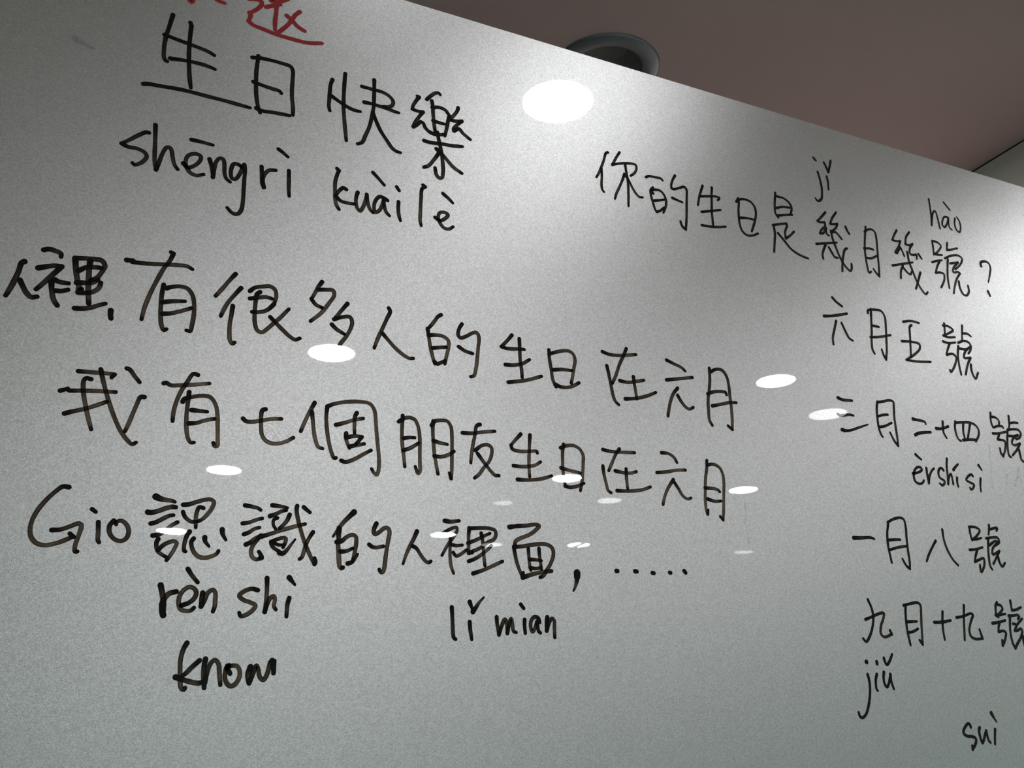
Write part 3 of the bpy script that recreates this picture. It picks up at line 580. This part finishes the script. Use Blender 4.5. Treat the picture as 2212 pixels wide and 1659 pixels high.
        ('written_character', '9226,19706 9233,19742 9337,19772 9464,19771 9507,19703 9497,19550 9474,19397 9448,19233 9412,19103! 9383,19155 9364,19231|9287,19769 9267,19627 9240,19450 9213,19309 9207,19207 9231,19154|9257,19539 9376,19541|9204,19370 9363,19401 9556,19456'),
        ('written_character', '9819,19686 9957,19721 10102,19716|9959,19662 9923,19633 9897,19477 9871,19322 9853,19204|9737,19402 9922,19422 10042,19407 10036,19348 9945,19264 9763,19150! 9950,19156 10190,19186'),
        ('written_character', '10568,19789 10561,19728 10545,19629|10537,19754 10637,19758 10711,19717 10611,19652 10510,19606! 10598,19596 10725,19617|10904,19815 10878,19708 10847,19582|10883,19697 10978,19706 11033,19679|10482,19518 10578,19510 10714,19540|10600,19507 10537,19403 10506,19333! 10618,19362 10678,19330 10639,19230 10561,19125 10524,19096 10516,19124|10769,19546 10871,19586 10963,19583 10997,19534 10962,19457 10921,19415|10757,19496 10716,19359 10704,19216 10710,19088|10772,19463 10888,19469 10978,19519! 10863,19429 10826,19341 10945,19359! 10862,19240 10797,19101|10929,19261 10920,19166 10964,19066 11034,19158'),
    ]),
    ('handwritten_line', 'black date with three stacked strokes at its start', 0.0035, M_BLACK, 0.75, [
        ('written_character', 'w1.3:1 8523,18476 8588,18461 8674,18464 8740,18470|8483,18269 8509,18254 8589,18267 8663,18282 8727,18279|w1.25 8512,18075 8535,18083! 8539,18067|w1.1:0.7 8539,18067 8634,18081 8787,18136 8935,18191'),
        ('written_character', '9151,18509 9125,18434 9111,18344 9106,18244 9110,18151 9133,18078 9148,18062|9150,18503 9244,18524 9355,18554 9413,18543 9410,18471 9392,18350 9388,18201 9386,18084 9379,17975! 9336,18020 9280,18130|9113,18315 9193,18342 9289,18360|9124,18182 9209,18204 9329,18259'),
        ('written_character', 'w1.3:0.9 9701,18355 9767,18351 9849,18349 9899,18339 9908,18312|w1.2 9697,18148 9749,18174 9857,18198 9969,18216'),
        ('written_character', 'w1.15 10077,18276 10157,18282 10225,18302 10296,18330|10213,18385 10199,18303 10198,18230 10231,18170'),
        ('written_character', '10439,18413 10415,18337 10415,18247 10441,18177 10479,18157|10440,18397 10575,18417 10697,18428 10791,18406 10836,18345 10816,18269 10744,18179|10575,18397 10552,18304 10555,18206|10699,18411 10659,18316 10611,18213|w1.1 10520,18174 10628,18194 10762,18205'),
        ('written_character', '11122,18614 11104,18546 11100,18473 11118,18414|11122,18559 11200,18558 11252,18514 11238,18461|11123,18415 11218,18444 11297,18446 11307,18430|11456,18612 11445,18537 11436,18485 11418,18439|11454,18512 11528,18529 11604,18533|11090,18328 11190,18340 11338,18379|11209,18335 11159,18257! 11227,18258 11291,18244 11287,18193 11257,18118 11200,18034! 11169,18080 11170,18137|11382,18413 11359,18331 11331,18227 11312,18124 11317,18054 11342,18039|11387,18413 11501,18434 11591,18434 11624,18390 11581,18327 11513,18297|11389,18330 11474,18337 11561,18361! 11454,18298 11417,18236 11449,18211 11568,18246! 11494,18158 11385,18068|11527,18155 11528,18069 11542,18013 11588,18000 11648,18038 11673,18091'),
    ]),
    ('handwritten_note', 'small black romanised note under the date with three stacked strokes', 0.0034, M_BLACK, 0.85, [
        ('written_letter', '9547,17643 9626,17662 9706,17705 9693,17734 9631,17728 9579,17677 9557,17621 9563,17553 9626,17525 9685,17542 9713,17575|w1.1 9646,17892 9686,17865 9726,17838'),
        ('written_letter', '9789,17736 9786,17651 9788,17547! 9817,17631 9869,17705 9919,17745'),
        ('written_letter', '10076,17734 10056,17759 10013,17751 9981,17701 9987,17639 10061,17600 10053,17568 10006,17541 9974,17561'),
        ('written_letter', '10172,17896 10145,17803 10132,17684 10115,17566! 10144,17647 10194,17702 10203,17652 10204,17571'),
        ('written_letter', '10290,17664 10277,17613 10283,17551|w1.2:0.9 10249,17759 10297,17803 10349,17843'),
        ('written_letter', '10572,17711 10555,17729 10482,17695 10444,17648 10497,17625 10565,17600 10544,17559 10494,17531 10484,17554'),
        ('written_letter', '10704,17692 10680,17611 10668,17523|w1.2:0.9 10713,17864 10753,17808'),
    ]),
    ('handwritten_line', 'black date starting with a single dash', 0.0034, M_BLACK, 0.75, [
        ('written_character', 'w1.35:1 8456,16785 8573,16793 8712,16807 8765,16795'),
        ('written_character', '9017,16987 8984,16889 8967,16773 8969,16659 8982,16537|9014,17006 9099,17047 9220,17076 9275,17060 9288,16969 9274,16842 9265,16677 9264,16553 9249,16481! 9204,16512 9157,16590|8997,16798 9088,16809 9172,16815|8980,16683 9121,16721 9266,16745'),
        ('written_character', '9738,16839 9659,16751 9585,16659 9536,16584|9879,16982 9878,16863 9909,16738 9976,16624 10042,16565'),
        ('written_character', '10347,17052 10342,16976 10354,16886|10340,17051 10453,17054 10515,17023 10455,16953 10372,16902! 10443,16907 10519,16927|10697,17098 10685,17051 10659,16978|10691,17046 10834,17072 10809,17034|10283,16766 10383,16778 10510,16811|10408,16769 10360,16687 10337,16626! 10421,16656 10496,16675 10494,16615 10445,16533 10410,16507 10411,16591|10603,16928 10707,16946 10808,16947 10823,16897 10754,16852|10635,16915 10606,16802 10588,16681 10585,16591 10609,16548|10638,16845 10753,16903 10808,16896! 10685,16807 10666,16736 10792,16784! 10730,16709 10649,16619|10751,16711 10761,16641 10791,16593 10854,16641'),
    ]),
    ('handwritten_line', 'lowest black date of the right-hand column', 0.0034, M_BLACK, 0.75, [
        ('written_character', '8536,16098 8571,16015 8582,15921 8556,15819 8495,15708 8426,15640 8388,15672|8460,15879 8563,15912 8673,15950 8744,15957 8727,15901 8675,15815 8658,15730 8703,15698 8819,15730! 8799,15772'),
        ('written_character', '9089,16044 9073,15965 9062,15861 9062,15750 9075,15619|9062,16056 9181,16082 9280,16095 9322,16071 9311,15965 9290,15843 9275,15722 9261,15632! 9224,15678|9077,15875 9227,15884|9069,15755 9149,15770 9227,15802'),
        ('written_character', 'w1.1 9498,15882 9609,15888 9763,15913|9656,16009 9630,15898 9616,15784 9619,15692'),
        ('written_character', 'w1.1:0.9 9866,15950 9976,15967|9976,15967 10112,16004 10141,15991 10089,15913 10039,15814 10047,15743 10115,15714 10232,15722! 10207,15824|10020,16095 9981,15936 9957,15811 9935,15696'),
        ('written_character', '10555,16130 10540,16074 10530,16010|w1.2 10581,16154 10572,16131|10572,16131 10641,16115 10659,16083 10614,16040 10552,16006 10517,16000! 10564,15979|10571,16004 10640,16014 10691,16020|10819,16183 10817,16127 10815,16069! 10892,16079 10982,16112|w1.1 10443,15904 10534,15916 10667,15944|10558,15906 10531,15855 10519,15809! 10607,15819 10639,15804 10619,15745 10576,15680 10547,15648! 10555,15711|w1.1 10743,16001 10824,16007 10907,16014 10922,15996 10892,15972|10763,15991 10737,15907 10718,15793 10723,15689 10751,15622! 10807,15682 10880,15752 10926,15831 10910,15855 10835,15828 10801,15827! 10845,15888 10964,15975|10791,15909 10837,15906|10919,15771 10915,15707 10918,15648'),
    ]),
    ('handwritten_note', 'small black romanised note with a long hooked tail', 0.0034, M_BLACK, 0.9, [
        ('written_letter', '8381,15293 8391,15225 8387,15147 8366,15059 8325,14957 8276,14881 8221,14851 8193,14866 8182,14904|w1.6 8388,15426 8390,15425'),
        ('written_letter', '8513,15299 8487,15242 8478,15179 8479,15143 8493,15127|w1.2 8537,15429 8538,15408'),
        ('written_letter', '8619,15322 8603,15264 8605,15201 8631,15165 8667,15202 8709,15302! 8708,15223 8729,15147|8648,15471 8658,15428 8678,15400 8731,15446 8778,15514'),
    ]),
    ('handwritten_note', 'small black romanised note in the lower right corner', 0.0036, M_BLACK, 0.95, [
        ('written_letter', '9793,14746 9785,14775 9760,14782 9710,14750 9673,14708 9671,14676 9717,14652 9789,14646 9842,14624 9839,14592 9807,14550 9766,14511! 9770,14550'),
        ('written_letter', '9932,14738 9915,14713 9912,14662 9922,14605 9933,14576 9966,14612 9999,14669 10025,14704! 10029,14650 10042,14596 10062,14580'),
        ('written_letter', '10171,14718 10150,14649 10129,14563|w1.3:0.7 10155,14893 10183,14845 10215,14801'),
    ]),
    ('wiped_off_writing', 'faint grey traces of wiped-off writing', 0.004, M_GHOST, 0.5, [
        ('wiped_off_mark', 'w0.6 10983,18159 10965,18073 10944,17972 10931,17852 10909,17732 10886,17592'),
        ('wiped_off_mark', 'w0.7 11198,17795 11173,17723 11154,17651'),
        ('wiped_off_mark', 'w0.8 11397,17779 11351,17719 11313,17652'),
        ('wiped_off_mark', 'w0.9 11438,17889 11412,17816 11431,17761 11457,17714'),
        ('wiped_off_mark', 'w0.5 6968,17062 6967,16944 6942,16854 6957,16797 6963,16711 6970,16624'),
        ('wiped_off_mark', 'w1.2 -188,20838 -142,20807 -82,20789 -30,20773'),
    ]),
]

for PART, LABEL, WIDTH, MAT, WET, CHARS in WRITING:
    line = bpy.data.objects.new(PART, None)
    COL.objects.link(line)
    line.parent = BOARD
    line['label'] = LABEL
    for NAME, STROKES in CHARS:
        write(line, NAME, STROKES, WIDTH, MAT, WET)
